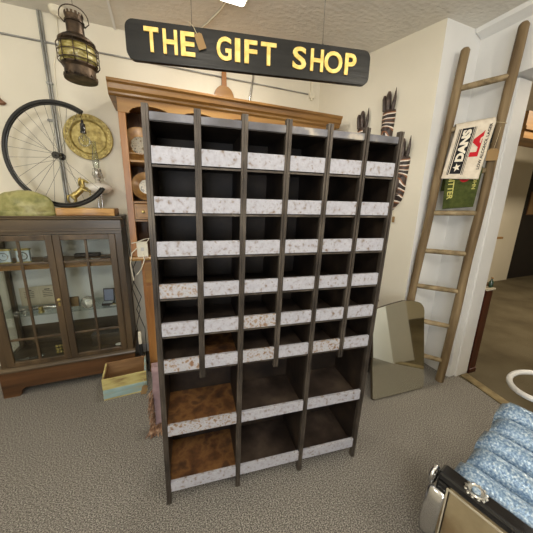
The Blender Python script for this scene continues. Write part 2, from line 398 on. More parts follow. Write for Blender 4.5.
def price_tag(name, label, loc, rz, w, h, slen, sdir, tilt=0, mat='card'):
    """loc: top centre of the card; string runs up from it"""
    t = thing(name, label, 'price tag', loc, rz)
    c = MB().prism([(-w/2, -h), (w/2, -h), (w/2, -w*.22), (w*.25, 0), (-w*.25, 0), (-w/2, -w*.22)], -.0008, .0008, 'y').build('card', mat, t)
    c.rotation_euler.y = tilt
    MB().tube([(0, 0, -.008), (sdir[0]*.5+.002, sdir[1]*.5, slen*.5), (sdir[0], sdir[1], slen)], .0012, 6).build('string', 'string', t, smooth=180)
    return t
# tag over the letter E of the sign
p = Vector((a.x, a.y, 2.182)) + Matrix.Rotation(ang, 3, 'Z') @ Vector((.264*SL, -.010, .124))
price_tag('price_tag', 'small manila price tag tied to the black gift shop sign beside the letter E', p, ang, .034, .062, .045, (-.034, .012), tilt=-.35)

# ------------------------------------------------------------------ services on the walls and ceiling
def clip(g, x, y, z): g.obox((.06, .012, .014), (x, y, z))
con = thing('wall_conduit', 'pair of upright grey metal conduits on the wall behind the cut bicycle wheel', 'conduit', (-.735, W-.012, 1.53))
for dx in (-.009, .009): MB().tube([(dx, 0, 0), (dx-.004, 0, HC-1.53-.002)], .0075, 10).build('pipe', 'galv', con, smooth=60)
for z in (.42, .95): MB().obox((.044, .018, .012), (-.002, 0, z)).build('saddle_clip', 'galv', con)
MB().obox((.07, .010, .016), (-.02, .004, .68)).build('cross_bracket', 'galv', con)
h = MB().tube([(-3.0+.01, W-.010, 2.772), (1.60, W-.010, 2.757)], .0065, 10).build('horizontal_conduit', 'galv', smooth=60)
tag(h, 'long thin grey conduit running level along the top of the back wall', 'conduit')
j = thing('junction_strip', 'small cream trunking upright in the back corner at the end of the level conduit', 'trunking', (1.64, W-.012, 2.70))
MB().box(-.012, .012, -.012, .011, -.0, .24).build('cover', 'white_plastic', j, bevel=.002)
MB().box(-.03, .03, -.02, .010, .02, .075).build('end_box', 'white_plastic', j, bevel=.004)
v = MB().tube([(.93, W-.014, 2.444), (.93, W-.014, 2.60), (.965, W-.014, 2.80), (.975, W-.014, HC-.002)], .010, 10).build('bent_conduit', 'chrome', smooth=60)
tag(v, 'short bright metal pipe on the back wall between the sign and the dresser top', 'pipe')
det = thing('smoke_detector', 'round white smoke detector on the ceiling beside the ship lantern', 'detector', (-.60, 2.80, HC-.0005))
MB().lathe([(0, 0), (.060, 0), (.061, -.010), (.054, -.016), (.052, -.026), (.04, -.036), (0, -.038)], n=32).build('body', 'white_plastic', det, smooth=40)
MB().lathe([(0, -.0385), (.018, -.0385), (.016, -.046), (0, -.047)], n=20).build('sensor_cap', 'white_plastic', det, smooth=40)
c = MB().tube([(-.63, W-.006, HC-.003), (-.64, W-.006, 2.8), (-.69, W-.006, 2.62), (-.70, W-.006, 2.45), (-.705, W-.006, 1.9)], .005, 8).build('white_cable', 'white_plastic', smooth=60)
tag(c, 'white cable running down the wall from the smoke detector', 'cable')
lf = thing('ceiling_light', 'white ceiling light fitting above the gift shop sign', 'light', (.56, 2.10, HC-.0005))
MB().prism(rrect(-.10, .10, -.06, .06, .02), -.035, 0).build('body', 'white_plastic', lf, bevel=.004)
MB().prism(rrect(-.085, .085, -.048, .048, .02), -.042, -.0352).build('diffuser', 'lamp_glow', lf)
c = MB().tube([(.545, 2.165, HC-.006), (.52, 2.30, HC-.006), (.46, 2.48, HC-.006), (.38, 2.66, HC-.006), (.36, 2.86, HC-.006)], .006, 8).build('ceiling_cable', 'white_plastic', smooth=60)
tag(c, 'white cable curving across the ceiling from the light fitting', 'cable')

# ------------------------------------------------------------------ ship lantern
lan = thing('ship_lantern', 'old copper ship lantern with caged amber glass hanging in front of the back wall', 'lantern', (-.395, 2.2, 2.315), .2)
g = MB()
g.lathe([(0, 0), (.088, 0), (.090, .004), (.088, .012), (.084, .016), (.083, .060), (.095, .075), (.095, .082), (.0, .082)], n=40)
for k in range(22):
    a_ = 2*PI*k/22; g.obox((.010, .004, .012), (.089*math.cos(a_), .089*math.sin(a_), .016), (0, 0, a_+PI/2))
g.build('base', 'copper_dark', lan, smooth=35)
g = MB(); g.lathe([(.078, .083), (.100, .092), (.093, .106), (.104, .12), (.095, .134), (.103, .148), (.091, .162), (.095, .176), (.074, .186)], n=40)
g.build('lens', 'amber_glass', lan, smooth=180)
g = MB()
for k in range(10):
    a_ = 2*PI*k/10+.1; c_, s_ = math.cos(a_), math.sin(a_)
    g.tube([(.094*c_, .094*s_, .070), (.108*c_, .108*s_, .09), (.108*c_, .108*s_, .175), (.094*c_, .094*s_, .20)], .0028, 6)
for z in (.093, .134, .175): g.tube([(.1085*math.cos(2*PI*q/40), .1085*math.sin(2*PI*q/40), z) for q in range(40)], .0026, 6, closed=True)
g.build('wire_cage', 'copper_dark', lan, smooth=180)
g = MB(); g.lathe([(0, .187), (.086, .187), (.098, .196), (.098, .206), (.080, .222), (.060, .236), (.046, .242), (.046, .300), (.052, .303), (.052, .312), (.046, .316), (.046, .340), (0, .340)], n=40)
for k in range(14):
    a_ = 2*PI*k/14; g.obox((.012, .004, .014), (.047*math.cos(a_), .047*math.sin(a_), .345), (0, 0, a_+PI/2))
g.build('chimney', 'copper_dark', lan, smooth=35)
g = MB(); g.tube([(.050, 0, .295), (.074, 0, .32)]+[(.073*math.cos(t), 0, .335+.062*math.sin(t)) for t in [PI*i/12 for i in range(1, 12)]]+[(-.074, 0, .32), (-.050, 0, .295)], .003, 8)
g.build('carry_handle', 'copper_dark', lan, smooth=180)
MB().tube([(0, 0, .400), (0, 0, HC-2.315-.004)], .0014, 6).build('hanging_wire', 'wire', lan)
MB().lathe([(0, -.012), (.006, -.01), (.009, -.001), (0, -.001)], (0, 0, HC-2.315), n=12).build('ceiling_hook', 'chrome', lan)

# ------------------------------------------------------------------ glazed display cabinet
CX0, CX1, CD = -1.245, -.298, .372      # world x range, depth
CW = CX1-CX0
cab = thing('display_cabinet', 'low brown oak display cabinet with two glazed doors against the back wall', 'cabinet', (CX0, 2.503, 0))
def L3(x): return x-CX0
# plinth with bracket feet
g = MB()
g.prism([(-.02, 0), (.085, 0), (.10, .018), (.10, .045), (.13, .07), (CW-.11, .07), (CW-.08, .045), (CW-.08, .018), (CW-.065, 0), (CW+.01, 0), (CW+.01, .225), (-.02, .225)], -.016, .006, 'y')
g.box(-.02, .004, .006, CD, 0, .225); g.box(CW-.012, CW+.01, .006, CD, 0, .225)
g.build('plinth', 'cab_red', cab, bevel=.004)
MB().prism([(-.028, .225), (-.034, .238), (-.030, .250), (-.014, .262), (CD, .262), (CD, .225)], -.03, CW+.018, 'x').build('base_moulding', 'cab', cab, bevel=.002)
zb, zt = .262, 1.322
for bx in ((.0, .045, .0, .03), (CW-.05, CW, 0, .03), (.0, .03, CD-.05, CD), (CW-.03, CW, CD-.05, CD)): MB().box(*bx, zb, zt).build('corner_post', 'cab_v', cab, bevel=.002)
g = MB(); g.box(CW-.016, CW-.004, .03, CD-.05, zb, zt); g.build('side_panel', 'cab_v', cab)
MB().box(.008, .012, .03, CD-.05, zb, zt).build('side_glass', 'glass', cab)
MB().box(.03, CW-.03, CD-.012, CD-.002, zb+.20, zt).build('back_board', 'cab_in', cab)
MB().box(.03, CW-.03, CD-.012, CD-.002, zb, zb+.1995).build('lower_back_board', 'cab', cab)
g = MB(); g.box(0, CW, 0, CD, 1.322, 1.345); g.box(-.004, CW+.004, -.006, CD, 1.345, 1.362); g.box(0, CW, 0, CD, 1.362, 1.432)
g.prism([(0, 1.432), (-.010, 1.438), (-.012, 1.452), (-.018, 1.456), (-.018, 1.462), (CD, 1.462), (CD, 1.432)], -.014, CW+.012, 'x')
g.build('top', 'cab', cab, bevel=.002)
MB().box(.02, CW-.02, .02, CD-.013, zb, zb+.012).build('bottom_board', 'cab', cab)
MB().box(.0125, CW-.0165, .032, CD-.013, 1.050, 1.088).build('wooden_shelf', 'pine', cab)
MB().box(.0125, CW-.0165, .045, CD-.013, .662, .668).build('glass_shelf', 'shelfglass', cab)
# the two doors
mid = L3(-.772)
for k, (x0, x1) in enumerate(((.045, mid-.001), (mid+.001, CW-.05))):
    d = MB()
    sw = .047
    d.box(x0, x0+sw, -.014, .008, zb+.003, zt-.003); d.box(x1-sw, x1, -.014, .008, zb+.003, zt-.003)
    d.box(x0+sw, x1-sw, -.014, .008, zb+.003, zb+.040); d.box(x0+sw, x1-sw, -.014, .008, zt-.043, zt-.003)
    xm = (x0+x1)/2
    d.box(xm-.009, xm+.009, -.011, .004, zb+.040, zt-.043)
    for z in (1.103, .492): d.box(x0+sw, x1-sw, -.010, .004, z-.009, z+.009)
    dd = d.build('door', 'cab_v', cab, bevel=.003)
    MB().box(x0+sw-.004, x1-sw+.004, .0045, .0065, zb+.036, zt-.039).build('door_glass', 'glass', dd)
    if k == 0:
        MB().lathe([(0, 0), (.011, 0), (.011, .004), (.005, .006), (.009, .016), (0, .02)], (x1-.02, -.0145, .80), (PI/2, 0, 0), n=16).build('knob', 'brass', dd, smooth=50)
        MB().obox((.014, .003, .03), (x1-.02, -.0155, .76)).build('lock_plate', 'brass', dd)

# contents of the cabinet
def clock(x, y, label, rz):
    t = thing('carriage_clock', label, 'clock', (x, y, 1.0885), rz, 'small clocks in the cabinet')
    MB().box(-.035, .035, -.018, .018, 0, .012).build('base', 'brass', t, bevel=.001)
    MB().box(-.030, .030, -.013, .013, .0125, .075).build('case', 'face', t, bevel=.001)
    MB().lathe([(.018, 0), (.022, 0), (.022, .003), (.018, .003)], (0, -.0135, .044), (PI/2, 0, 0), n=24, close=True).build('dial_ring', 'pattern_grey', t)
    MB().box(-.034, .034, -.017, .017, .0755, .085).build('top_cap', 'brass', t, bevel=.001)
    t.scale = (1.35, 1.2, 1.4)
    g = MB(); g.obox((.0018, .001, .014), (0, -.0145, .05)); g.obox((.010, .001, .0018), (.005, -.0145, .044)); g.build('hands', 'black', t)
    return t
clock(-1.125, 2.60, 'square pale-faced clock at the left end of the top shelf in the glazed cabinet', .1)
clock(-1.005, 2.60, 'square pale-faced clock, the right one of the pair on the cabinet top shelf', .05)
t = thing('leaflet', 'open printed leaflet propped at the back of the glass shelf', 'leaflet', (-1.03, 2.80, .669))
g = MB(); g.prism([(-.13, .0), (0, .0), (0, .17), (-.13, .165)], 0, .002, 'y'); g.build('left_page', 'paper', t)
g = MB(); g.prism([(0.001, .0), (.13, .0), (.13, .175), (0.001, .17)], 0, .002, 'y'); g.build('right_page', 'paper', t)
g = MB()
for x in (-.10, .03):
    for r in range(5): g.obox((.07 if r else .04, .0008, .004 if r else .008), (x+.035, -.0008, .14-r*.016))
g.build('print', 'ink_black', t)
t = tag(MB().obox((.30, .035, .006), (0, 0, .004)).tube([(-.15, 0, .008), (-.08, 0, .014), (.05, 0, .016), (.16, 0, .008)], [.008, .014, .016, .004], 10).build('silver_dish', 'pattern_grey', smooth=50, loc=(-.98, 2.68, .6685)), 'long silver serving piece lying on the left half of the glass shelf', 'dish')
for k, (x, y, s_) in enumerate(((-1.12, 2.585, .022), (-1.06, 2.575, .018))):
    tag(MB().lathe([(0, 0), (s_*.6, 0), (s_*.5, .004), (s_, .022), (s_*.93, .022), (s_*.4, .006), (0, .006)], n=20).build('silver_cup', 'pattern_grey', smooth=50, loc=(x, y, .669)), ['small silver cup at the far left of the glass shelf', 'tiny silver cup second from the left on the glass shelf'][k], 'cup')
tag(MB().lathe([(0, 0), (.02, 0), (.022, .01), (.014, .02), (.020, .04), (.016, .05), (0, .05)], n=20).build('brass_pot', 'brass', smooth=50, loc=(-.955, 2.59, .669)), 'small round brass pot on the glass shelf behind the left door', 'pot')
t = thing('watch_box', 'open dark display box with a pale satin lining on the right of the glass shelf', 'box', (-.475, 2.62, .669), -.12)
MB().box(-.045, .045, -.03, .03, 0, .022).build('base', 'leather', t, bevel=.002)
MB().box(-.038, .038, -.024, .024, .0222, .026).build('lining', 'face', t)
l_ = MB().box(-.045, .045, 0, .012, 0, .12).build('lid', 'leather', t, bevel=.002); l_.location = (0, .031, .02); l_.rotation_euler.x = -.15
MB().box(-.037, .037, -.002, -.0003, .010, .11).build('lid_lining', 'blue_lining', l_)
t = tag(MB().lathe([(0, 0), (.03, 0), (.035, .006), (.055, .035), (.052, .037), (.03, .01), (0, .008)], (0, 0, .052), (1.2, 0, 0), n=12).build('glass_bowl', 'pattern_grey', smooth=20, loc=(-.62, 2.62, .669)), 'faceted pale dish tipped up on the glass shelf beside the right door stile', 'dish')
t.location.z = .669-min((v.co.z for v in t.data.vertices))+.0005
t = thing('card_holder', 'small dark easel holding a tan card at the left of the right door', 'holder', (-.73, 2.63, .6735))
MB().obox((.06, .006, .085), (0, 0, .052), (-.2, 0, 0)).build('card', 'card', t)
MB().tube([(-.03, .02, .0), (-.035, -.012, .02), (-.035, .005, .09), (.035, .005, .09), (.035, -.012, .02), (.03, .02, 0)], .004, 6).build('easel', 'leather', t)
for k in range(2):
    tag(MB().lathe([(0, 0), (.016, 0), (.018, .006), (0, .008)], n=20).build('bronze_medal', 'brass', smooth=50, loc=(-.43+.055*k, 2.60, .6765)), ['bronze medal on the ivory tray, left of the two', 'bronze medal on the ivory tray, right of the two'][k], 'medal')
tag(MB().box(-.055, .055, -.022, .022, 0, .007).build('ivory_tray', 'porcelain', bevel=.002, loc=(-.403, 2.60, .669)), 'thin ivory tray under two medals at the right of the glass shelf', 'tray')
g = MB()
for i in range(3):
    for jx in range(4):
        g.lathe([(0, 0), (.011, 0), (.012, .01), (.008, .014), (0, .014)], (-.03+.024*jx-(i*.004), .010*i, .006+.024*i), (PI/2-.3, 0, 0), n=12)
g.box(-.045, .05, .0, .03, 0, .004)
tag(g.build('brass_weights', 'brass', smooth=50, loc=(-.865, 2.60, zb+.0195)), 'cluster of round brass weights at the bottom of the cabinet behind the left door', 'weights')
for k, (x, y) in enumerate(((-1.13, 2.57), (-1.03, 2.58))):
    g = MB(); g.tube([(-.05, 0, .005), (.03, .01, .005)], .004, 8); g.tube([(.03+.016*math.cos(q*PI/6), .012+.016*math.sin(q*PI/6), .005) for q in range(12)], .003, 6, closed=True)
    tag(g.build('silver_spoon', 'pattern_grey', smooth=60, loc=(x, y, zb+.0125), rz=.3*k), ['silver handled spoon at the bottom left of the cabinet', 'silver handled spoon beside the brass weights'][k], 'spoon')
t = tag(MB().ball((.035, .02, .012), (0, 0, .012)).build('white_shell', 'porcelain', smooth=180, loc=(-.42, 2.58, zb+.0125)), 'small white shell at the bottom right of the cabinet', 'shell')
t = thing('wooden_box', 'flat wooden box lying at the bottom of the cabinet behind the right door', 'box', (-.50, 2.70, zb+.0125))
MB().box(-.14, .14, -.07, .07, 0, .09).build('body', 'cab', t, bevel=.003); MB().box(-.145, .145, -.075, .075, .0905, .11).build('lid', 'cab', t, bevel=.003)
t = thing('long_knife', 'long dark knife lying on the wooden top shelf behind the right door', 'knife', (-.55, 2.66, 1.0885))
MB().prism([(-.15, -.012), (.05, -.014), (.05, .010), (-.10, .006)], 0, .004).build('blade', 'pattern_grey', t)
MB().tube([(.05, 0, .009), (.09, 0, .009), (.14, 0, .009)], [.008, .009, .0085], 10).build('grip', 'leather', t, smooth=60)
tag(MB().box(-.10, .10, -.03, .03, 0, .03).build('leather_case', 'leather', bevel=.006, loc=(-.62, 2.79, 1.0885)), 'dark leather case at the back of the cabinet top shelf', 'case')
tag(MB().box(-.06, .06, -.03, .03, 0, .035).build('wooden_block', 'cab', bevel=.004, loc=(-.84, 2.66, 1.0885)), 'brown wooden block on the top shelf near the middle stile of the cabinet', 'block')

# ------------------------------------------------------------------ on top of the cabinet
ZT = 1.4625
g = MB(); n = 24
def pl(u):
    return .008*math.sin(u*11)+.005*math.sin(u*23+1)
g.prism([(x_, -.0+pl(x_)) for x_ in [.40*i/n for i in range(n+1)]]+[(.41, .19), (0, .185)], 0, .058)
plank = tag(g.build('wooden_plank', 'plank', bevel=.006, loc=(-.735, 2.525, ZT), smooth=50), 'live-edged pale wooden plank lying on the display cabinet under the wheel', 'plank')
ZP = ZT+.0585
# green hat
g = MB(); g.ball((.185, .082, .185), (0, 0, 0), seg=56)
for v_ in g.bm.verts:
    x, y, z = v_.co
    a_, b_ = abs(x/.185), abs(max(z, 0)/.19)
    rr = (a_*a_+b_*b_)**.5
    if x > 0 and rr > .05:
        k_ = (rr/((a_**3.2+b_**3.2)**(1/3.2))); k_ = min(k_, 1.25); v_.co.x *= k_; v_.co.z *= k_*.96
    x, y, z = v_.co
    if z < 0: v_.co.z = 0
    v_.co.x += .02*z/.19*(-1 if x < 0 else 0)
    zz = v_.co.z
    pass
    bulge = .014*math.sin((x*26+zz*18))
    if zz > .004: v_.co.z += .006*math.sin(x*40); v_.co.y -= bulge*(1 if y < 0 else 0)*.6
    # deep fold running round the lower brim
    if .03 < zz < .055 and y < 0: v_.co.y += .012
bmesh.ops.remove_doubles(g.bm, verts=g.bm.verts[:], dist=.0004)
hat = thing('green_hat', 'squashed mottled green felt hat on the left end of the display cabinet', 'hat', (-.935, 2.584, ZT))
g.build('crown', 'hat', hat, smooth=180)
g = MB(); g.lathe([(.17, 0), (.195, 0), (.205, .014), (.195, .03), (.17, .03)], n=40, close=True); bmesh.ops.scale(g.bm, vec=(1, .43, 1), verts=g.bm.verts[:])
g.build('brim', 'hat', hat, smooth=60)

# cut bicycle wheel lamp
R = .375
yaw = -.26
whl = thing('wheel_lamp', 'cut black bicycle wheel made into a lamp, standing on the plank on the cabinet', 'lamp', (-.682, 2.62, ZP), yaw)
cz = R+.0135
A0, A1 = 57, 322
pts = [(R*math.cos(math.radians(t)), 0, cz+R*math.sin(math.radians(t))) for t in [A0+(A1-A0)*i/60 for i in range(61)]]
MB().tube(pts, .0135, 12).build('tyre', 'black', whl, smooth=60)
pts = [((R-.017)*math.cos(math.radians(t)), 0, cz+(R-.017)*math.sin(math.radians(t))) for t in [A0+1+(A1-A0-2)*i/60 for i in range(61)]]
MB().tube(pts, .008, 8).build('rim', 'black_gloss', whl, smooth=60)
g = MB()
g.lathe([(0, -.058), (.006, -.058), (.006, -.045), (.026, -.044), (.027, -.036), (.017, -.030), (.015, 0), (.017, .030), (.027, .036), (.026, .044), (.006, .045), (.006, .058), (0, .058)], (0, 0, cz), (PI/2, 0, 0), n=24)
g.build('hub', 'black_gloss', whl, smooth=40)
for k in range(22):
    t = A0+4+(A1-A0-8)*k/21; sgn = 1 if k % 2 else -1; off = 40*(1 if (k//2) % 2 else -1)
    p0 = (.023*math.cos(math.radians(t+off)), .038*sgn, cz+.023*math.sin(math.radians(t+off)))
    p1 = ((R-.022)*math.cos(math.radians(t)), 0, cz+(R-.022)*math.sin(math.radians(t)))
    MB().tube([p0, p1], .0013, 5).build('spoke', 'wire', whl)
ex, ez = R*math.cos(math.radians(A0)), cz+R*math.sin(math.radians(A0))
MB().tube([(ex, 0, ez-.012), (ex-.012, -.004, ez-.03), (ex-.004, -.006, ez-.055)], .0022, 6).build('flex', 'black', whl, smooth=60)
MB().lathe([(0, 0), (.008, -.001), (.010, -.02), (.018, -.028), (.0185, -.075), (.021, -.078), (.021, -.094), (.0, -.094)], (ex-.004, -.006, ez-.055), n=20).build('bulb_socket', 'black_gloss', whl, smooth=40)
bl = MB().lathe([(.014, -.0945), (.018, -.105), (.036, -.122), (.043, -.142), (.040, -.162), (.026, -.180), (0, -.187)], (ex-.004, -.006, ez-.055), n=24).build('bulb', 'glass', whl, smooth=60)
MB().tube([(ex-.006, -.006, ez-.150), (ex-.022, -.006, ez-.185), (ex-.010, -.012, ez-.205), (ex+.002, -.006, ez-.18), (ex+.010, -.006, ez-.20), (ex+.012, -.006, ez-.18), (ex-.001, -.006, ez-.150)], .0022, 5).build('filament', 'wire', bl)

# rearing horse
hs = thing('horse_figure', 'small brass rearing horse standing on the plank inside the cut wheel', 'figurine', (-.60, 2.672, ZP), .15)
hs.scale = (1.08, 1.0, 1.08)
g = MB()
g.tube([(-.050, 0, .078), (-.040, 0, .082), (-.022, 0, .094), (-.002, 0, .110), (.016, 0, .128), (.030, 0, .146), (.036, 0, .156)], [.012, .022, .024, .020, .021, .021, .012], 14)
g.tube([(.022, 0, .135), (.032, 0, .160), (.034, 0, .182), (.030, 0, .204), (.034, 0, .212)], [.020, .017, .013, .011, .008], 12)
g.tube([(.026, 0, .206), (.038, 0, .206), (.052, 0, .198), (.068, 0, .188), (.073, 0, .185)], [.007, .012, .010, .0075, .004], 12)
for sy in (-1, 1):
    g.tube([(.028, sy*.005, .206), (.026, sy*.008, .224)], [.005, .002], 6)
    g.tube([(-.036, sy*.010, .082), (-.024, sy*.014, .062), (-.022, sy*.014, .052), (-.042, sy*.015, .030), (-.036, sy*.015, .010), (-.030, sy*.015, .006)], [.018, .013, .009, .006, .005, .006], 10)
    dz = .010*sy
    g.tube([(.030, sy*.010, .140), (.052, sy*.013, .138+dz), (.072, sy*.013, .134+dz), (.078, sy*.013, .112+dz), (.068, sy*.013, .104+dz)], [.014, .010, .007, .005, .006], 10)
hb = g.build('horse_body', 'brass', hs, smooth=180)
q = hb.modifiers.new('r', 'REMESH'); q.mode = 'VOXEL'; q.voxel_size = .0028; q.use_smooth_shade = True
q = hb.modifiers.new('sm', 'SMOOTH'); q.factor = .6; q.iterations = 4
g = MB(); g.tube([(-.046, 0, .095), (-.068, 0, .085), (-.070, 0, .055), (-.058, 0, .03)], [.006, .009, .008, .003], 8); g.build('tail', 'brass', hs, smooth=180)
g = MB(); g.tube([(.012, 0, .160), (.012, 0, .190), (.018, 0, .215), (.026, 0, .224)], [.006, .008, .007, .003], 8); g.build('mane', 'brass', hs, smooth=180)
MB().box(-.07, .03, -.022, .022, -.0, .006).build('base', 'brass', hs, bevel=.001)

# oil lamp
ol = thing('oil_lamp', 'oil lamp with white glass font and clear chimney on the right end of the cabinet', 'lamp', (-.468, 2.774, ZT))
MB().lathe([(0, 0), (.054, 0), (.054, .008), (.044, .016), (.02, .022), (0, .022)], n=32).build('foot', 'copper_dark', ol, smooth=40)
for dx in (-.014, .014): MB().tube([(dx, 0, .021), (dx, 0, .18)], .006, 10).build('column', 'chrome', ol, smooth=60)
MB().lathe([(0, .172), (.03, .174), (.075, .186), (.103, .210), (.107, .226), (.097, .246), (.06, .262), (.025, .270), (0, .270)], n=40).build('font', 'porcelain', ol, smooth=180)
g = MB(); g.lathe([(0, .2705), (.022, .2705), (.026, .282), (.018, .292), (.030, .305), (.034, .320), (.022, .334), (.024, .35), (.018, .372), (0, .372)], n=28)
for k in range(8):
    a_ = 2*PI*k/8; g.tube([(.024*math.cos(a_), .024*math.sin(a_), .31), (.038*math.cos(a_), .038*math.sin(a_), .33), (.026*math.cos(a_), .026*math.sin(a_), .385)], .0035, 6)
g.tube([(.02, -.02, .30), (.05, -.03, .30)], .003, 6); g.lathe([(0, 0), (.010, 0), (.010, .004), (0, .004)], (.052, -.031, .30), (0, PI/2, 0), n=12)
g.build('burner', 'pattern_grey', ol, smooth=50)
MB().lathe([(.019, .373), (.024, .41), (.027, .44), (.022, .48), (.018, .52), (.0175, .60)], n=24).build('chimney', 'glass', ol, smooth=180, solid=.0015)

# things on the wall
bt = thing('brass_tray', 'round hammered brass tray hung on the wall behind the wheel lamp bulb', 'tray', (-.512, W-.0015, 2.105))
MB().lathe([(0, .010), (.11, .010), (.125, .012), (.135, .024), (.142, .028), (.178, .026), (.182, .022), (.178, .018), (.143, .020), (.136, .016), (.126, .004), (0, .001)], (0, 0, 0), (PI/2, 0, 0), n=64).build('dish', 'brass_dull', bt, smooth=40)
g = MB()
for k in range(36):
    a_ = 2*PI*k/36; g.ball((.009, .003, .009), (.160*math.cos(a_), -.028, .160*math.sin(a_)), seg=8)
g.build('rim_bosses', 'brass', bt, smooth=180)
g = MB(); g.prism([(-.16, -.055), (-.02, -.055), (.0, -.04), (-.03, -.018), (-.06, .05), (-.10, .10), (-.16, .12)], -.03, -.002, 'y')
tag(g.build('hanging_ornament', 'brown_carve', loc=(-1.03, W-.001, 2.335), bevel=.008, smooth=50), 'brown carved wooden ornament on the wall at the left edge of the photo', 'ornament')

# ------------------------------------------------------------------ pine dresser
DX0, DX1 = -.235, 1.70
dr = thing('pine_dresser', 'large honey pine dresser with cornice behind the steel pigeonhole rack', 'dresser', (DX0, 2.47, 0))
DW = DX1-DX0; DD = W-2.47-.014
MB().prism([(.0, 2.340), (-.012, 2.352), (-.014, 2.366), (-.032, 2.380), (-.038, 2.412), (-.052, 2.424), (-.052, 2.442), (DD, 2.442), (DD, 2.340)], -.05, DW+.05, 'x').build('cornice', 'pine', dr, bevel=.002)
# frieze with arches
g = MB(); pts = [(0, 2.339), (0, 2.236), (.045, 2.236)]
na = 5; aw = (DW-.09)/na
for k in range(na):
    c_ = .045+aw*(k+.5)
    pts += [(c_-aw*.42, 2.236)]+[(c_-aw*.42*math.cos(t), 2.236+.062*math.sin(t)) for t in [PI*i/10 for i in range(1, 10)]]+[(c_+aw*.42, 2.236)]
pts += [(DW-.045, 2.236), (DW, 2.236), (DW, 2.339)]
MB().prism(pts[::-1], 0, .02, 'y').build('arched_frieze', 'pine', dr, bevel=.002)
for x in (0, DW-.03): MB().box(x, x+.03, .0202, DD, 1.13, 2.339).build('side_board', 'pine_v', dr)
for x in (0, DW-.05): MB().box(x, x+.05, .0, .02, 1.13, 2.2355).build('face_stile', 'pine_v', dr, bevel=.002)
g = MB(); k = 0; x = .031
while x < DW-.04: g.box(x, min(x+.094, DW-.031), DD-.012, DD-.002, 1.13, 2.338); x += .096
g.build('back_boards', 'pine_back', dr, bevel=.002)
for z in (1.905, 1.585): MB().box(.031, DW-.031, .01, DD-.013, z-.018, z).build('plate_shelf', 'pine', dr, bevel=.003)
for z in (1.955,): MB().box(.031, DW-.031, .03, .036, z, z+.004).build('plate_rail', 'pine', dr)
# spice drawers
MB().box(.051, DW-.051, .012, DD-.013, 1.42, 1.4355).build('drawer_divider', 'pine', dr)
for k in range(6):
    x0 = .053+k*.135 if k < 3 else DW-.053-(6-k)*.135
    d_ = MB().box(x0, x0+.128, -.002, .3, 1.44, 1.562).box(x0+.016, x0+.112, -.008, -.002, 1.456, 1.546).build('drawer', 'pine', dr, bevel=.003)
    MB().lathe([(0, 0), (.006, 0), (.006, .008), (.012, .014), (.010, .02), (0, .022)], (x0+.064, -.0085, 1.50), (PI/2, 0, 0), n=16).build('knob', 'brass', d_, smooth=50)
MB().prism([(-.035, 1.096), (-.040, 1.112), (-.035, 1.128), (DD, 1.128), (DD, 1.096)], -.015, DW+.015, 'x').build('worktop', 'pine', dr, bevel=.002)
BX = .068
MB().box(BX, DW, .004, DD, .09, 1.095).build('base_carcass', 'pine_v', dr, bevel=.002)
MB().box(BX-.004, DW, -.004, DD, 0, .0895).build('plinth', 'pine', dr, bevel=.004)
for k in range(4):
    x0 = BX+.02+k*(DW-BX-.04)/4
    d_ = MB().box(x0+.004, x0+(DW-BX-.04)/4-.004, -.012, .0035, .12, .86).build('door', 'pine_v', dr, bevel=.003)
    x1 = x0+(DW-BX-.04)/4
    MB().prism([(x0+.045, .18), (x1-.045, .18), (x1-.045, .76)]+[(x0+(x1-x0)/2+(x1-x0-.09)/2*math.cos(t), .76+.04*math.sin(t)) for t in [PI*i/10 for i in range(1, 10)]]+[(x0+.045, .76)], -.018, -.0125, 'y').build('raised_panel', 'pine_v', d_, bevel=.004)
    w_ = MB().box(x0+.004, x1-.004, -.012, .0035, .89, 1.07).build('drawer', 'pine', dr, bevel=.003)
    MB().box(x0+.05, x1-.05, -.017, -.0125, .915, 1.045).build('drawer_panel', 'pine', w_, bevel=.003)
def plate(name, label, x, z, r):
    t = thing(name, label, 'plate', (x, W-.13, z), 0, 'plates on the pine dresser')
    a_ = MB().lathe([(r*.5, .006), (r*.58, .009), (r*.95, .022), (r, .023), (r, .019), (r*.58, .003), (r*.5, .0)], (0, 0, r), (PI/2-.16, 0, 0), n=48, close=True).build('rim', 'plate_gold', t, smooth=60)
    MB().lathe([(0, 0.001), (r*.498, .001), (r*.498, .0055), (0, .0055)], (0, 0, r), (PI/2-.16, 0, 0), n=48).build('centre', 'plate_white', t, smooth=60)
plate('dinner_plate', 'large brown-rimmed plate on the upper shelf of the pine dresser', -.112, 1.9065, .150)
plate('dinner_plate', 'smaller gold-rimmed plate on the lower shelf of the pine dresser', -.085, 1.5865, .125)
# paddle standing on the dresser
t = thing('wooden_paddle', 'round-ended wooden paddle standing on top of the dresser below the sign', 'paddle', (.665, W-.045, 2.4425))
g = MB(); g.prism([(x_, z_) for x_, z_ in [(.10*math.cos(q), .185+.12*math.sin(q)) for q in [math.radians(-250+i*320/28) for i in range(29)]]], 0, .016, 'y')
g.build('blade', 'pine', t, bevel=.003); t.children[0].location.z = -.065
MB().prism([(-.026, .22), (.026, .22), (.020, .40), (.028, .42), (.018, .44), (-.018, .44), (-.028, .42), (-.020, .40)], 0.0005, .0155, 'y').build('handle', 'pine_v', t, bevel=.003)

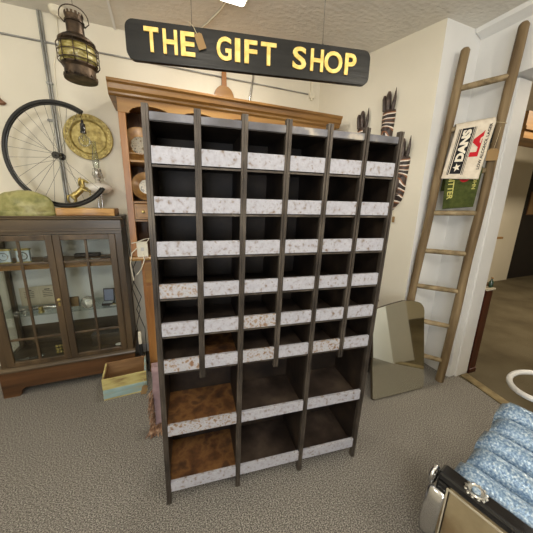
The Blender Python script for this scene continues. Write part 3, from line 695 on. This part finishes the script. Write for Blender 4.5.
# power adapter with cables
pa = thing('power_adapter', 'cream power adapter block with white leads on the edge of the dresser worktop', 'adapter', (-.146, 2.455, 1.1295))
MB().prism(rrect(-.042, .042, 0, .125, .008), -.03, .012, 'y').build('body', 'white_plastic', pa, bevel=.003)
g = MB(); g.box(-.012, .012, -.032, -.030, .05, .08); g.build('switch', 'offwhite', pa)
g = MB(); g.tube([(.03, -.032, .11), (.06, -.06, .16), (.02, -.05, .15), (-.03, -.05, .13), (-.075, -.05, .12)], .0042, 6)
g.tube([(.0, -.032, .03), (.01, -.055, -.02), (-.02, -.05, -.10), (-.06, -.05, -.15)], .0042, 6)
g.tube([(-.035, -.032, .08), (-.08, -.05, .04), (-.10, -.04, -.06), (-.085, -.04, -.2)], .0042, 6)
g.build('lead', 'white_plastic', pa, smooth=60)
for k, (lab, pp) in enumerate((('black cable hanging down in the gap between cabinet and dresser, the left one', [(-.278, 2.58, 1.44), (-.262, 2.56, 1.25), (-.255, 2.56, 1.08), (-.235, 2.56, .95), (-.265, 2.56, .82), (-.215, 2.56, .62), (-.26, 2.56, .45), (-.22, 2.56, .012)]),
                              ('black cable crossing behind the adapter leads beside the dresser side', [(-.205, 2.60, 1.085), (-.245, 2.60, 1.0), (-.25, 2.60, .86), (-.20, 2.60, .72), (-.25, 2.60, .6), (-.195, 2.60, .40), (-.20, 2.60, .012)]))):
    tag(MB().tube(pp, .0035, 6).build('black_cable', 'black', smooth=60), lab, 'cable', 'black cables beside the dresser')
t = thing('extension_socket', 'small white socket block standing in the gap beside the wooden crate', 'socket', (-.235, 2.50, 0))
MB().box(-.013, .013, -.02, .02, 0, .30).build('lead_cover', 'black', t); MB().box(-.013, .013, -.02, .02, .3005, .42).build('block', 'white_plastic', t, bevel=.003)

# ------------------------------------------------------------------ painted crate
cr = thing('wooden_crate', 'open wooden crate with a worn yellow and pale blue front on the carpet', 'crate', (-.512, 2.190, 0), .045)
w, d, hh, t_ = .325, .262, .19, .013
MB().box(0, w, 0, t_, .095, hh).build('upper_front_board', 'crate_yellow', cr, bevel=.002)
MB().box(0, w, 0, t_, .012, .0945).build('lower_front_board', 'crate_blue', cr, bevel=.002)
MB().box(0, w, 0.001, t_, 0, .0115).build('front_edge_strip', 'crate_yellow', cr)
for x in (0, w-t_):
    MB().box(x, x+t_, t_+.0005, d-t_, 0, hh).build('side_board', 'crate_yellow' if x == 0 else 'crate_blue', cr, bevel=.002)
MB().box(0, w, d-t_+.0005, d, 0, hh).build('back_board', 'crate_in', cr, bevel=.002)
MB().box(t_+.0005, w-t_-.0005, t_+.0005, d-t_-.0005, .0, .01).build('bottom_board', 'crate_in', cr)
g = MB(); g.box(t_+.001, w-t_-.001, d-t_-.005, d-t_-.001, .012, hh-.003); g.box(t_+.001, t_+.005, t_+.002, d-t_-.006, .012, hh-.003); g.box(w-t_-.005, w-t_-.001, t_+.002, d-t_-.006, .012, hh-.003)
g.build('inner_lining', 'crate_in', cr)
price_tag('price_tag', 'manila price tag hanging at the right end of the painted crate', (-.200, 2.163, .085), .2, .045, .08, .06, (-.012, .012), tilt=.25)

# ------------------------------------------------------------------ leaning mirror
P0 = Vector((1.571, 1.427, .0)); dv = Vector((.556, -.031, 0)).normalized()
mir = thing('wall_mirror', 'frameless round-cornered old mirror leaning on the wall between the rack and the ladder', 'mirror', P0, math.atan2(dv.y, dv.x))
lean = math.radians(-10.5)
out = [(.012, .002), (.545, .0)]+[(.556, .012), (.560, .35), (.562, .64)]+arc(.470, .700, .095, -5, 75, 6)+[(.42, .812), (.32, .822), (.20, .808)]+arc(.075, .712, .075, 100, 180, 6)+[(-.004, .35), (-.012, .30), (-.012, .014)]
def inset(poly, dd):
    cx = sum(p_[0] for p_ in poly)/len(poly); cy = sum(p_[1] for p_ in poly)/len(poly)
    return [(cx+(x-cx)*(1-dd/.28), cy+(y-cy)*(1-dd/.41)) for x, y in poly]
e = MB().prism(out, .003, .016, 'y').build('backing', 'mirror_edge', mir, bevel=.001); e.rotation_euler.x = lean
gq = MB().prism(inset(out, .005), -.002, .0028, 'y').build('mirror_glass', 'mirror', mir); gq.rotation_euler.x = lean
for x in (.07, .49):
    pass
# low reddish box behind mirror
t = thing('low_red_box', 'reddish brown wooden box partly hidden behind the leaning mirror', 'box', (1.60, 1.80, 0), .1)
MB().box(0, .30, 0, .24, 0, .70).build('body', 'red_wood', t, bevel=.004); MB().box(-.008, .308, -.008, .248, .7005, .72).build('lid', 'red_wood', t, bevel=.004)

# ------------------------------------------------------------------ ladder
RF, RT = Vector((2.36, 1.418, 0)), Vector((2.444, 1.385, 2.835)); LF, LTp = Vector((2.075, 1.672, 0)), Vector((2.235, 1.628, 2.748))
lad = thing('wooden_ladder', 'tall weathered pole ladder leaning upright in the wall recess beside the doorway', 'ladder', (0, 0, 0))
def rail(A, B, jit):
    n_ = 14; pts = []; rs = []
    for i in range(n_+1):
        t = i/n_; p_ = A+(B-A)*t; p_ = p_+Vector((math.sin(i*1.7+jit)*.003, math.cos(i*1.1+jit)*.003, 0)); pts.append(p_); rs.append(.034-.002*t+.001*math.sin(i*2.1+jit))
    pts.append(B+(B-A).normalized()*.014); rs.append(.022)
    pts.append(B+(B-A).normalized()*.018); rs.append(.008)
    return MB().tube(pts, rs, 14)
rail(RF, RT, .3).build('rail', 'ladder', lad, smooth=60); rail(LF, LTp, 1.2).build('rail', 'ladder', lad, smooth=60)
nrm = ((RF-LF).cross(RT-LF)).normalized()
if nrm.y > 0: nrm = -nrm
def LAD(u, t, off=0):
    a_ = LF+(LTp-LF)*t; b_ = RF+(RT-RF)*t
    return a_+(b_-a_)*u+nrm*off
RUNGS = [.075, .196, .313, .430, .549, .665, .785, .893]
for t in RUNGS: MB().tube([LAD(.06, t+.012), LAD(.5, t+.006), LAD(.94, t)], [.021, .0225, .021], 10).build('rung', 'rung', lad, smooth=60)

def towel(name, label, mat, T0, ul0, ur0, t1l, t1r, ul1, ur1, curl=.0, off=.022, back=.05, wave=.004):
    def f(u, v):
        # v: 0 back hem, .2 over the rung, 1 front hem; the rung slopes, so does the fold
        t0 = T0+(1-(ul0+(ur0-ul0)*u))*.012
        if v < .2:
            q = v/.2; t = t0-back*(1-q)+.0; o = -off
            uu = ul0+(ur0-ul0)*u
            return LAD(uu, t, o)
        if v < .3:
            q = (v-.2)/.1; an = PI*q
            return LAD(ul0+(ur0-ul0)*u, t0+math.sin(an)*off/2.75, -off*math.cos(an))
        q = (v-.3)/.7
        ul, ur = ul0+(ul1-ul0)*q, ur0+(ur1-ur0)*q
        t = t0+((t1l+(t1r-t1l)*u)-t0)*q
        return LAD(ul+(ur-ul)*u, t, off+wave*math.sin(u*7+q*2)*q+curl*q*q*u)
    th = thing(name, label, 'bar towel', (0, 0, 0))
    MB().grid(f, 16, 40).build('cloth', mat, th, smooth=180, solid=-.0035)
    def surf(u, q, lift=.003):
        p_ = f(u, .3+.7*q); du = (f(min(u+.01, 1), .3+.7*q)-f(max(u-.01, 0), .3+.7*q)).normalized(); dq = (f(u, .3+.7*min(q+.01, 1))-f(u, .3+.7*max(q-.01, 0.001))).normalized()
        n_ = du.cross(dq).normalized()
        if n_.dot(nrm) < 0: n_ = -n_
        return p_+n_*lift
    return th, f, surf
def decal(name, mesh_pts_fn, surf, polys, mat, parent, lift=.0045):
    """polygons in (u, q) cloth space laid on the cloth, real thin print"""
    g = MB()
    for poly in polys:
        vs = [g.bm.verts.new(surf(u, q, lift)) for u, q in poly]
        g.bm.faces.new(vs)
    return g.build(name, mat, parent)
def strip(u0, u1, q0, q1, n=10):
    return [[(u0, q0+(q1-q0)*i/n), (u1, q0+(q1-q0)*i/n), (u1, q0+(q1-q0)*(i+1)/n), (u0, q0+(q1-q0)*(i+1)/n)] for i in range(n)]
def cloth_text(name, s, surf, mat, parent, u0, u1, q0, q1, up, lift=.005, offset=.02):
    """text wrapped on the cloth; up=True reads bottom-to-top, else top-to-bottom"""
    me, w0, h0 = text_mesh(s, 1, .0, offset)
    bm = bmesh.new(); bm.from_mesh(me)
    for v_ in bm.verts:
        a_ = v_.co.x/w0+.5; b_ = v_.co.y/h0+.5
        if up: u = u1-(u1-u0)*(b_); q = q1-(q1-q0)*a_
        else: u = u0+(u1-u0)*(b_); q = q0+(q1-q0)*a_
        v_.co = surf(u, q, lift)
    me2 = bpy.data.meshes.new(name); bm.to_mesh(me2); bm.free(); me2.materials.append(M[mat])
    o = bpy.data.objects.new(name, me2); C.objects.link(o); o.parent = parent
    return o

gt, gf, gs = towel('bar_towel', 'green bar towel with yellow lettering, hanging below the white one on the ladder', 'towel_green', .665, .14, .84, .570, .568, .22, .82, off=.031)
cloth_text('print', 'BITTER', gs, 'ink_yellow', gt, .10, .28, .10, .74, False, offset=.02)
cloth_text('print', 'JOHN', gs, 'ink_yellow', gt, .78, .92, .12, .50, False, offset=.02)
decal('red_spot', None, gs, [[(.56+.15*math.cos(2*PI*k/20), .17+.12*math.sin(2*PI*k/20)) for k in range(20)]], 'ink_red', gt)
bk, bf, bs = towel('bar_towel', 'black bar towel mostly hidden behind the white DANS towel on the ladder', 'towel_black', .785, .60, .885, .735, .735, .64, .885, off=.031, back=.03, wave=.001)
wt, wf, ws = towel('bar_towel', 'white bar towel reading DANS and LA hung over a ladder rung', 'towel_white', .783, .13, .87, .661, .643, .05, .76, curl=.03, off=.044, back=.04)
decal('black_band', None, ws, strip(.19, .49, .02, .90, 14), 'ink_black', wt, .0045)
cloth_text('print', 'DANS', ws, 'ink_cream', wt, .225, .455, .05, .66, True, .0055, .06)
st = []
for k in range(10):
    r = (1 if k % 2 == 0 else .42); a_ = PI/2*0+PI*k/5
    st.append((.34-.11*r*math.cos(a_), .775-.085*r*math.sin(a_)))
decal('star', None, ws, [[(.34, .775), st[k], st[(k+1) % 10]] for k in range(10)], 'ink_cream', wt, .0065)
cloth_text('print', 'LA', ws, 'ink_red', wt, .57, .80, .12, .58, True, .0055, .07)
g = []
for q0, q1 in ((.13, .19), (.28, .34), (.50, .56)): g += [[(.782, q0-.02), (.80, q0-.02), (.80, q1+.02), (.782, q1+.02)]]
decal('serif', None, ws, g, 'ink_red', wt, .0056)
cloth_text('print', 'LOW ALCOHOL LAGER', ws, 'ink_black', wt, .86, .935, .0, .82, True, .0055, .03)
for u0_, u1_ in ((.105, .12), (.135, .165), (.505, .525), (.545, .556)): decal('printed_line', None, ws, strip(u0_, u1_, .02, .92), 'ink_black', wt, .0046)
pt = LAD(.90, .70, .047)
price_tag('price_tag', 'large manila price tag tied to the right rail of the ladder', LAD(.93, .718, .056), math.atan2((RF-LF).y, (RF-LF).x), .075, .085, .15, (.02, .012))
t = tag(MB().tube([LAD(1, .783)+Vector((.037*math.cos(q), .037*math.sin(q), .01*math.sin(q))) for q in [2*PI*i/20 for i in range(20)]], .0018, 6, closed=True).build('string_loop', 'string'), 'loop of string tied round the right rail of the ladder above the tag', 'string')

# ------------------------------------------------------------------ carved masks on the right wall
wa, wb = Vector((1.75, W, 0)), Vector((2.095, 1.705, 0)); wdir = (wb-wa).normalized(); wn = Vector((wdir.y, -wdir.x, 0))
if wn.x > 0: wn = -wn
wang = math.atan2(wdir.y, wdir.x)
def mask(label, y, ztop):
    s_ = (W-y)/(W-1.705); p_ = wa+(wb-wa)*s_+wn*.0015
    t = thing('carved_mask', label, 'mask', (p_.x, p_.y, ztop-.62), wang, 'carved masks on the right wall')
    return t
def mask_parts(t):
    # local: x along the wall, -y... wall normal towards the room is +/-y ; build towards -y
    sgn = 1 if (Matrix.Rotation(wang, 3, 'Z') @ Vector((0, 1, 0))).dot(wn) > 0 else -1
    secs = [(0.0, .008, .012, -.055), (.05, .030, .028, -.035), (.10, .046, .042, -.012), (.18, .050, .052, .0), (.28, .052, .055, 0), (.38, .058, .055, 0), (.45, .060, .048, 0), (.47, .054, .040, 0)]
    g = MB(); rings = []
    for z, w_, d_, cx in secs:
        rings.append([g.bm.verts.new((cx+w_*math.cos(PI*k/12), sgn*(.001+d_*math.sin(PI*k/12)), z)) for k in range(13)])
    for A, B in zip(rings, rings[1:]):
        for k in range(12): g.bm.faces.new((A[k], A[k+1], B[k+1], B[k]))
        g.bm.faces.new((A[12], A[0], B[0], B[12]))
    g.bm.faces.new(rings[0]); g.bm.faces.new(rings[-1][::-1])
    g.build('face', 'mask', t, smooth=60)
    for x in (-.024, .024): MB().ball((.017, .009, .012), (x, sgn*.046, .31)).build('eye', 'mask_dark', t, smooth=180)
    MB().ball((.014, .022, .05), (0, sgn*.052, .24)).build('nose', 'mask_dark', t, smooth=180)
    MB().ball((.024, .012, .010), (0, sgn*.050, .155)).build('mouth', 'mask_dark', t, smooth=180)
    for x0, x1, h_, r_ in ((-.040, -.050, .125, .017), (-.006, -.010, .150, .021)):
        MB().tube([(x0, sgn*.025, .468), (x0, sgn*.025, .50), (x1, sgn*.025, .468+h_*.8), (x1, sgn*.025, .468+h_)], [r_, r_*1.1, r_*1.05, r_*.55], 10).build('prong', 'mask_dark', t, smooth=60)
    MB().tube([(.036, sgn*.025, .468), (.040, sgn*.025, .50), (.048, sgn*.025, .56), (.050, sgn*.025, .635)], [.014, .017, .012, .002], 10).build('prong', 'mask_dark', t, smooth=60)
m1 = mask('carved striped mask with horns above the right end of the rack, topmost of three', 2.06, 2.575); mask_parts(m1)
for lab, y, z in (('carved horned mask showing only its prongs over the top edge of the rack', 2.30, 2.475), ('carved horned mask hanging lowest, beside the right edge of the rack', 1.885, 2.165)):
    c_ = copy_tree(m1); s_ = (W-y)/(W-1.705); p_ = wa+(wb-wa)*s_+wn*.0015
    c_.location = (p_.x, p_.y, z-.62); c_['label'] = lab
s_ = (W-1.90)/(W-1.705); p_ = wa+(wb-wa)*s_+wn*.012
price_tag('price_tag', 'tiny manila price tag hanging under the lowest carved mask', (p_.x, p_.y, 1.50), wang, .024, .055, .055, (-.01, 0))

# ------------------------------------------------------------------ seen through the doorway
t = thing('mahogany_cabinet', 'narrow red mahogany cabinet end standing just inside the back room doorway', 'cabinet', (2.745, 1.402, -.002))
MB().box(0, .10, 0, .75, .05, .86).build('carcass', 'red_wood', t, bevel=.003); MB().box(.0, .106, -.008, .76, 0, .0495).build('plinth', 'red_wood', t, bevel=.006)
MB().box(-.004, .112, -.012, .77, .8605, .880).build('top', 'paper', t, bevel=.003)
t = thing('green_bottle', 'small dark green bottle on the mahogany cabinet in the back room', 'bottle', (2.832, 1.425, .8805))
MB().lathe([(0, 0), (.017, 0), (.018, .01), (.018, .05), (.008, .065), (.007, .08), (0, .08)], n=20).build('body', 'green_bottle', t, smooth=50)
MB().lathe([(0, .0805), (.009, .0805), (.009, .092), (0, .092)], n=16).build('stopper', 'pine', t)
t = thing('wooden_stand', 'small slim wooden stand with a jutting arm on the mahogany cabinet', 'stand', (2.826, 1.485, .8805))
MB().box(-.03, .022, -.03, .03, 0, .02).build('base', 'pine_back', t); MB().box(-.012, .022, -.010, .010, .0205, .44).build('post', 'pine_back', t); MB().box(-.03, .13, -.010, .010, .4405, .458).build('arm', 'pine', t)
t = thing('framed_notice', 'tan paper notice with spots in a frame on the dark wall of the back room', 'notice', (7.56, 3.4585, 1.46))
MB().box(0, .50, -.012, 0, 0, .50).build('frame', 'pine_back', t); MB().box(.02, .48, -.016, -.0125, .02, .48).build('sheet', 'card', t)

# ------------------------------------------------------------------ blue ribbed seat, lower right corner
th0 = math.radians(11.5)
st_ = thing('vintage_seat', 'blue ribbed metallic seat with black end frame and chrome badge in the right foreground', 'seat', (1.062, .560, 0), 0)
st_.rotation_euler.z = th0
# local: +x across the ribs, -y along the ribs, end panel faces -x
RL = .78
nr = 5; rw = .116
for k in range(nr):
    x0 = .035+k*rw; zc = .485+.026*k; y0 = -.035 + (.012, -.004, .006, -.006, .012)[k]-.0
    pts = []; rs = []
    g = MB()
    def prof(u):   # across the rib, 0..1
        return math.sin(PI*u)**.55
    ny, nx = 26, 12; grid = []
    for i in range(ny+1):
        y = y0-RL*i/ny
        endf = min(1, (i/ny*RL+.004)/.05); endf = math.sin(endf*PI/2)**.7
        seam = 1-.10*math.exp(-((y+.30)/.012)**2)
        row = []
        for jx in range(nx+1):
            u = jx/nx
            row.append(g.bm.verts.new((x0+rw*(.5+(u-.5)*(.985)), y, zc-.03+(.062*prof(u)*endf*seam)+.020*(u-.5))))
        lo0 = g.bm.verts.new((x0+rw*.9925, y, zc-.12)); lo1 = g.bm.verts.new((x0+rw*.0075, y, zc-.12))
        row += [lo0, lo1]; grid.append(row)
    nn = nx+3
    for i in range(ny):
        for jx in range(nn): g.bm.faces.new((grid[i][jx], grid[i][(jx+1) % nn], grid[i+1][(jx+1) % nn], grid[i+1][jx]))
    g.bm.faces.new(grid[0]); g.bm.faces.new(grid[-1][::-1])
    g.build('rib', 'vinyl', st_, smooth=50)
g = MB()
g.prism([(-.0, .10), (.035+nr*rw, .10), (.035+nr*rw, .470), (.30, .42), (.036, .362), (0, .36)], -.80, -.045, 'y')
g.build('seat_body', 'vinyl_edge', st_, bevel=.004)
# black end frame with inset cream panel: outline in (y, z), faces -x
fo = rrect(-.80, .0, .10, .515, .05, 6); 
g = MB()
g.box(-.035, .030, -.80, -.001, .475, .515); g.box(-.035, -.0005, -.050, -.001, .10, .4745); g.box(-.035, -.0005, -.80, -.75, .10, .4745); g.box(-.035, -.0005, -.7495, -.0505, .10, .13)
g.build('end_frame', 'black_gloss', st_, bevel=.010)
MB().box(-.040, -.036, -.76, -.044, .462, .470).box(-.040, -.036, -.050, -.044, .12, .462).build('bead_trim', 'paper', st_)
MB().box(-.022, -.012, -.7485, -.0515, .131, .474).build('end_panel', 'cream_panel', st_)
g = MB(); g.lathe([(0, 0), (.030, 0), (.033, .006), (.028, .010), (.023, .006), (.0, .006)], (-.004, -.125, .5155), n=32)
for k in range(12): g.ball((.008, .008, .005), (-.004+.033*math.cos(k*PI/6), -.125+.033*math.sin(k*PI/6), .5175), seg=8)
bd = g.build('badge', 'pattern_grey', st_, smooth=50)
MB().lathe([(0, 0), (.015, 0), (.013, .006), (0, .008)], (-.004, -.125, .522), n=20).build('badge_jewel', 'vinyl', bd, smooth=60)
# chrome eyelet on the corner
g = MB(); g.tube([(-.030+.030*math.cos(q), .012, .478+.036*math.sin(q)) for q in [2*PI*i/24 for i in range(24)]], .009, 10, closed=True)
g.ball((.012, .010, .014), (-.030, .012, .478))
g.build('eyelet', 'chrome', st_, smooth=180)
# chrome side lobe
g = MB(); g.prism([(-.075, .20), (-.036, .16), (-.036, .44), (-.055, .43), (-.08, .36), (-.088, .28)], -.048, .018, 'y')
g.build('chrome_lobe', 'chrome', st_, bevel=.012, smooth=50)
for x, y in ((.02, -.05), (.58, -.05), (.02, -.76), (.58, -.76)): MB().tube([(x+.01, y-.03, 0), (x+.01, y-.03, .099)], .016, 12).build('foot', 'chrome', st_, smooth=60)
# white tubular loop handle beyond
g = MB(); hx, hy, hz = .765, -.115, .675
g.tube([(hx+.185*math.cos(q)*1.1, hy+.115*math.sin(q), hz-.02*math.cos(q)) for q in [2*PI*i/36 for i in range(36)]], .014, 12, closed=True)
hd = g.build('loop_handle', 'offwhite', st_, smooth=180)
MB().tube([(hx-.08, hy-.105, hz-.008), (hx-.08, hy-.105, .62), (hx-.10, hy-.09, .52), (hx-.13, hy-.09, .44)], .016, 10).build('handle_bracket', 'vinyl_edge', hd, smooth=60)

# ------------------------------------------------------------------ lights
def area(name, loc, target, size, power, col):
    l = bpy.data.lights.new(name, 'AREA'); l.shape = 'DISK'; l.size = size; l.energy = power; l.color = col
    o = bpy.data.objects.new(name, l); C.objects.link(o); o.location = loc
    d_ = Vector(target)-Vector(loc); o.rotation_euler = d_.to_track_quat('-Z', 'Y').to_euler()
    o['kind'] = 'structure'
    return o
WARM = (1, .93, .82)
def bulb(name, loc, r, power, col):
    l = bpy.data.lights.new(name, 'POINT'); l.shadow_soft_size = r; l.energy = power; l.color = col
    o = bpy.data.objects.new(name, l); C.objects.link(o); o.location = loc; o['kind'] = 'structure'
bulb('unseen_room_lamp', (-.2, -.5, 2.5), .16, 44, WARM)  # unseen room lamps, set below the ceiling so they brighten it too
bulb('unseen_room_lamp', (-1.7, .7, 2.5), .16, 28, WARM)
bulb('unseen_room_lamp', (1.4, -.7, 2.5), .16, 36, WARM)
area('shop_window_daylight', (-.8, -2.4, 1.5), (.3, 1.5, 1.6), 1.6, 46, (.86, .92, 1.0))
area('back_room_lamp', (5.2, 1.2, 3.1), (5.2, 1.6, 0), .5, 70, (1, .84, .62))
area('fitting_light', (.56, 2.10, HC-.05), (.56, 2.10, 0), .16, 11, WARM)
w = bpy.data.worlds.new('w'); sc.world = w; w.use_nodes = True
w.node_tree.nodes['Background'].inputs[0].default_value = (.5, .5, .5, 1); w.node_tree.nodes['Background'].inputs[1].default_value = .3

# ------------------------------------------------------------------ camera
cam = bpy.data.cameras.new('camera'); co = bpy.data.objects.new('camera', cam); C.objects.link(co)
cam.sensor_width = 36; cam.lens = 266.0/533*36; cam.clip_start = .02
D_ = PI/180; pi_, ro, ra = 13.557*D_, -1.349*D_, 21.968*D_
def R3(x, y, z): return Vector((x*math.cos(ra)+y*math.sin(ra), -x*math.sin(ra)+y*math.cos(ra), z))
fw = Vector((0, math.cos(pi_), -math.sin(pi_))); r_ = Vector((1, 0, 0)); u_ = r_.cross(fw)
r2 = r_*math.cos(ro)-u_*math.sin(ro); u2 = r_*math.sin(ro)+u_*math.cos(ro)
fw, r2, u2 = R3(*fw), R3(*r2), R3(*u2)
mt = Matrix((r2, u2, -fw)).transposed().to_4x4(); mt.translation = Vector((0, 0, 1.6))
co.matrix_world = mt
sc.camera = co
sc.view_settings.view_transform = 'Standard'; sc.view_settings.look = 'None'; sc.view_settings.gamma = 1
sc.view_settings.use_curve_mapping = False
sc.view_settings.exposure = 0.34
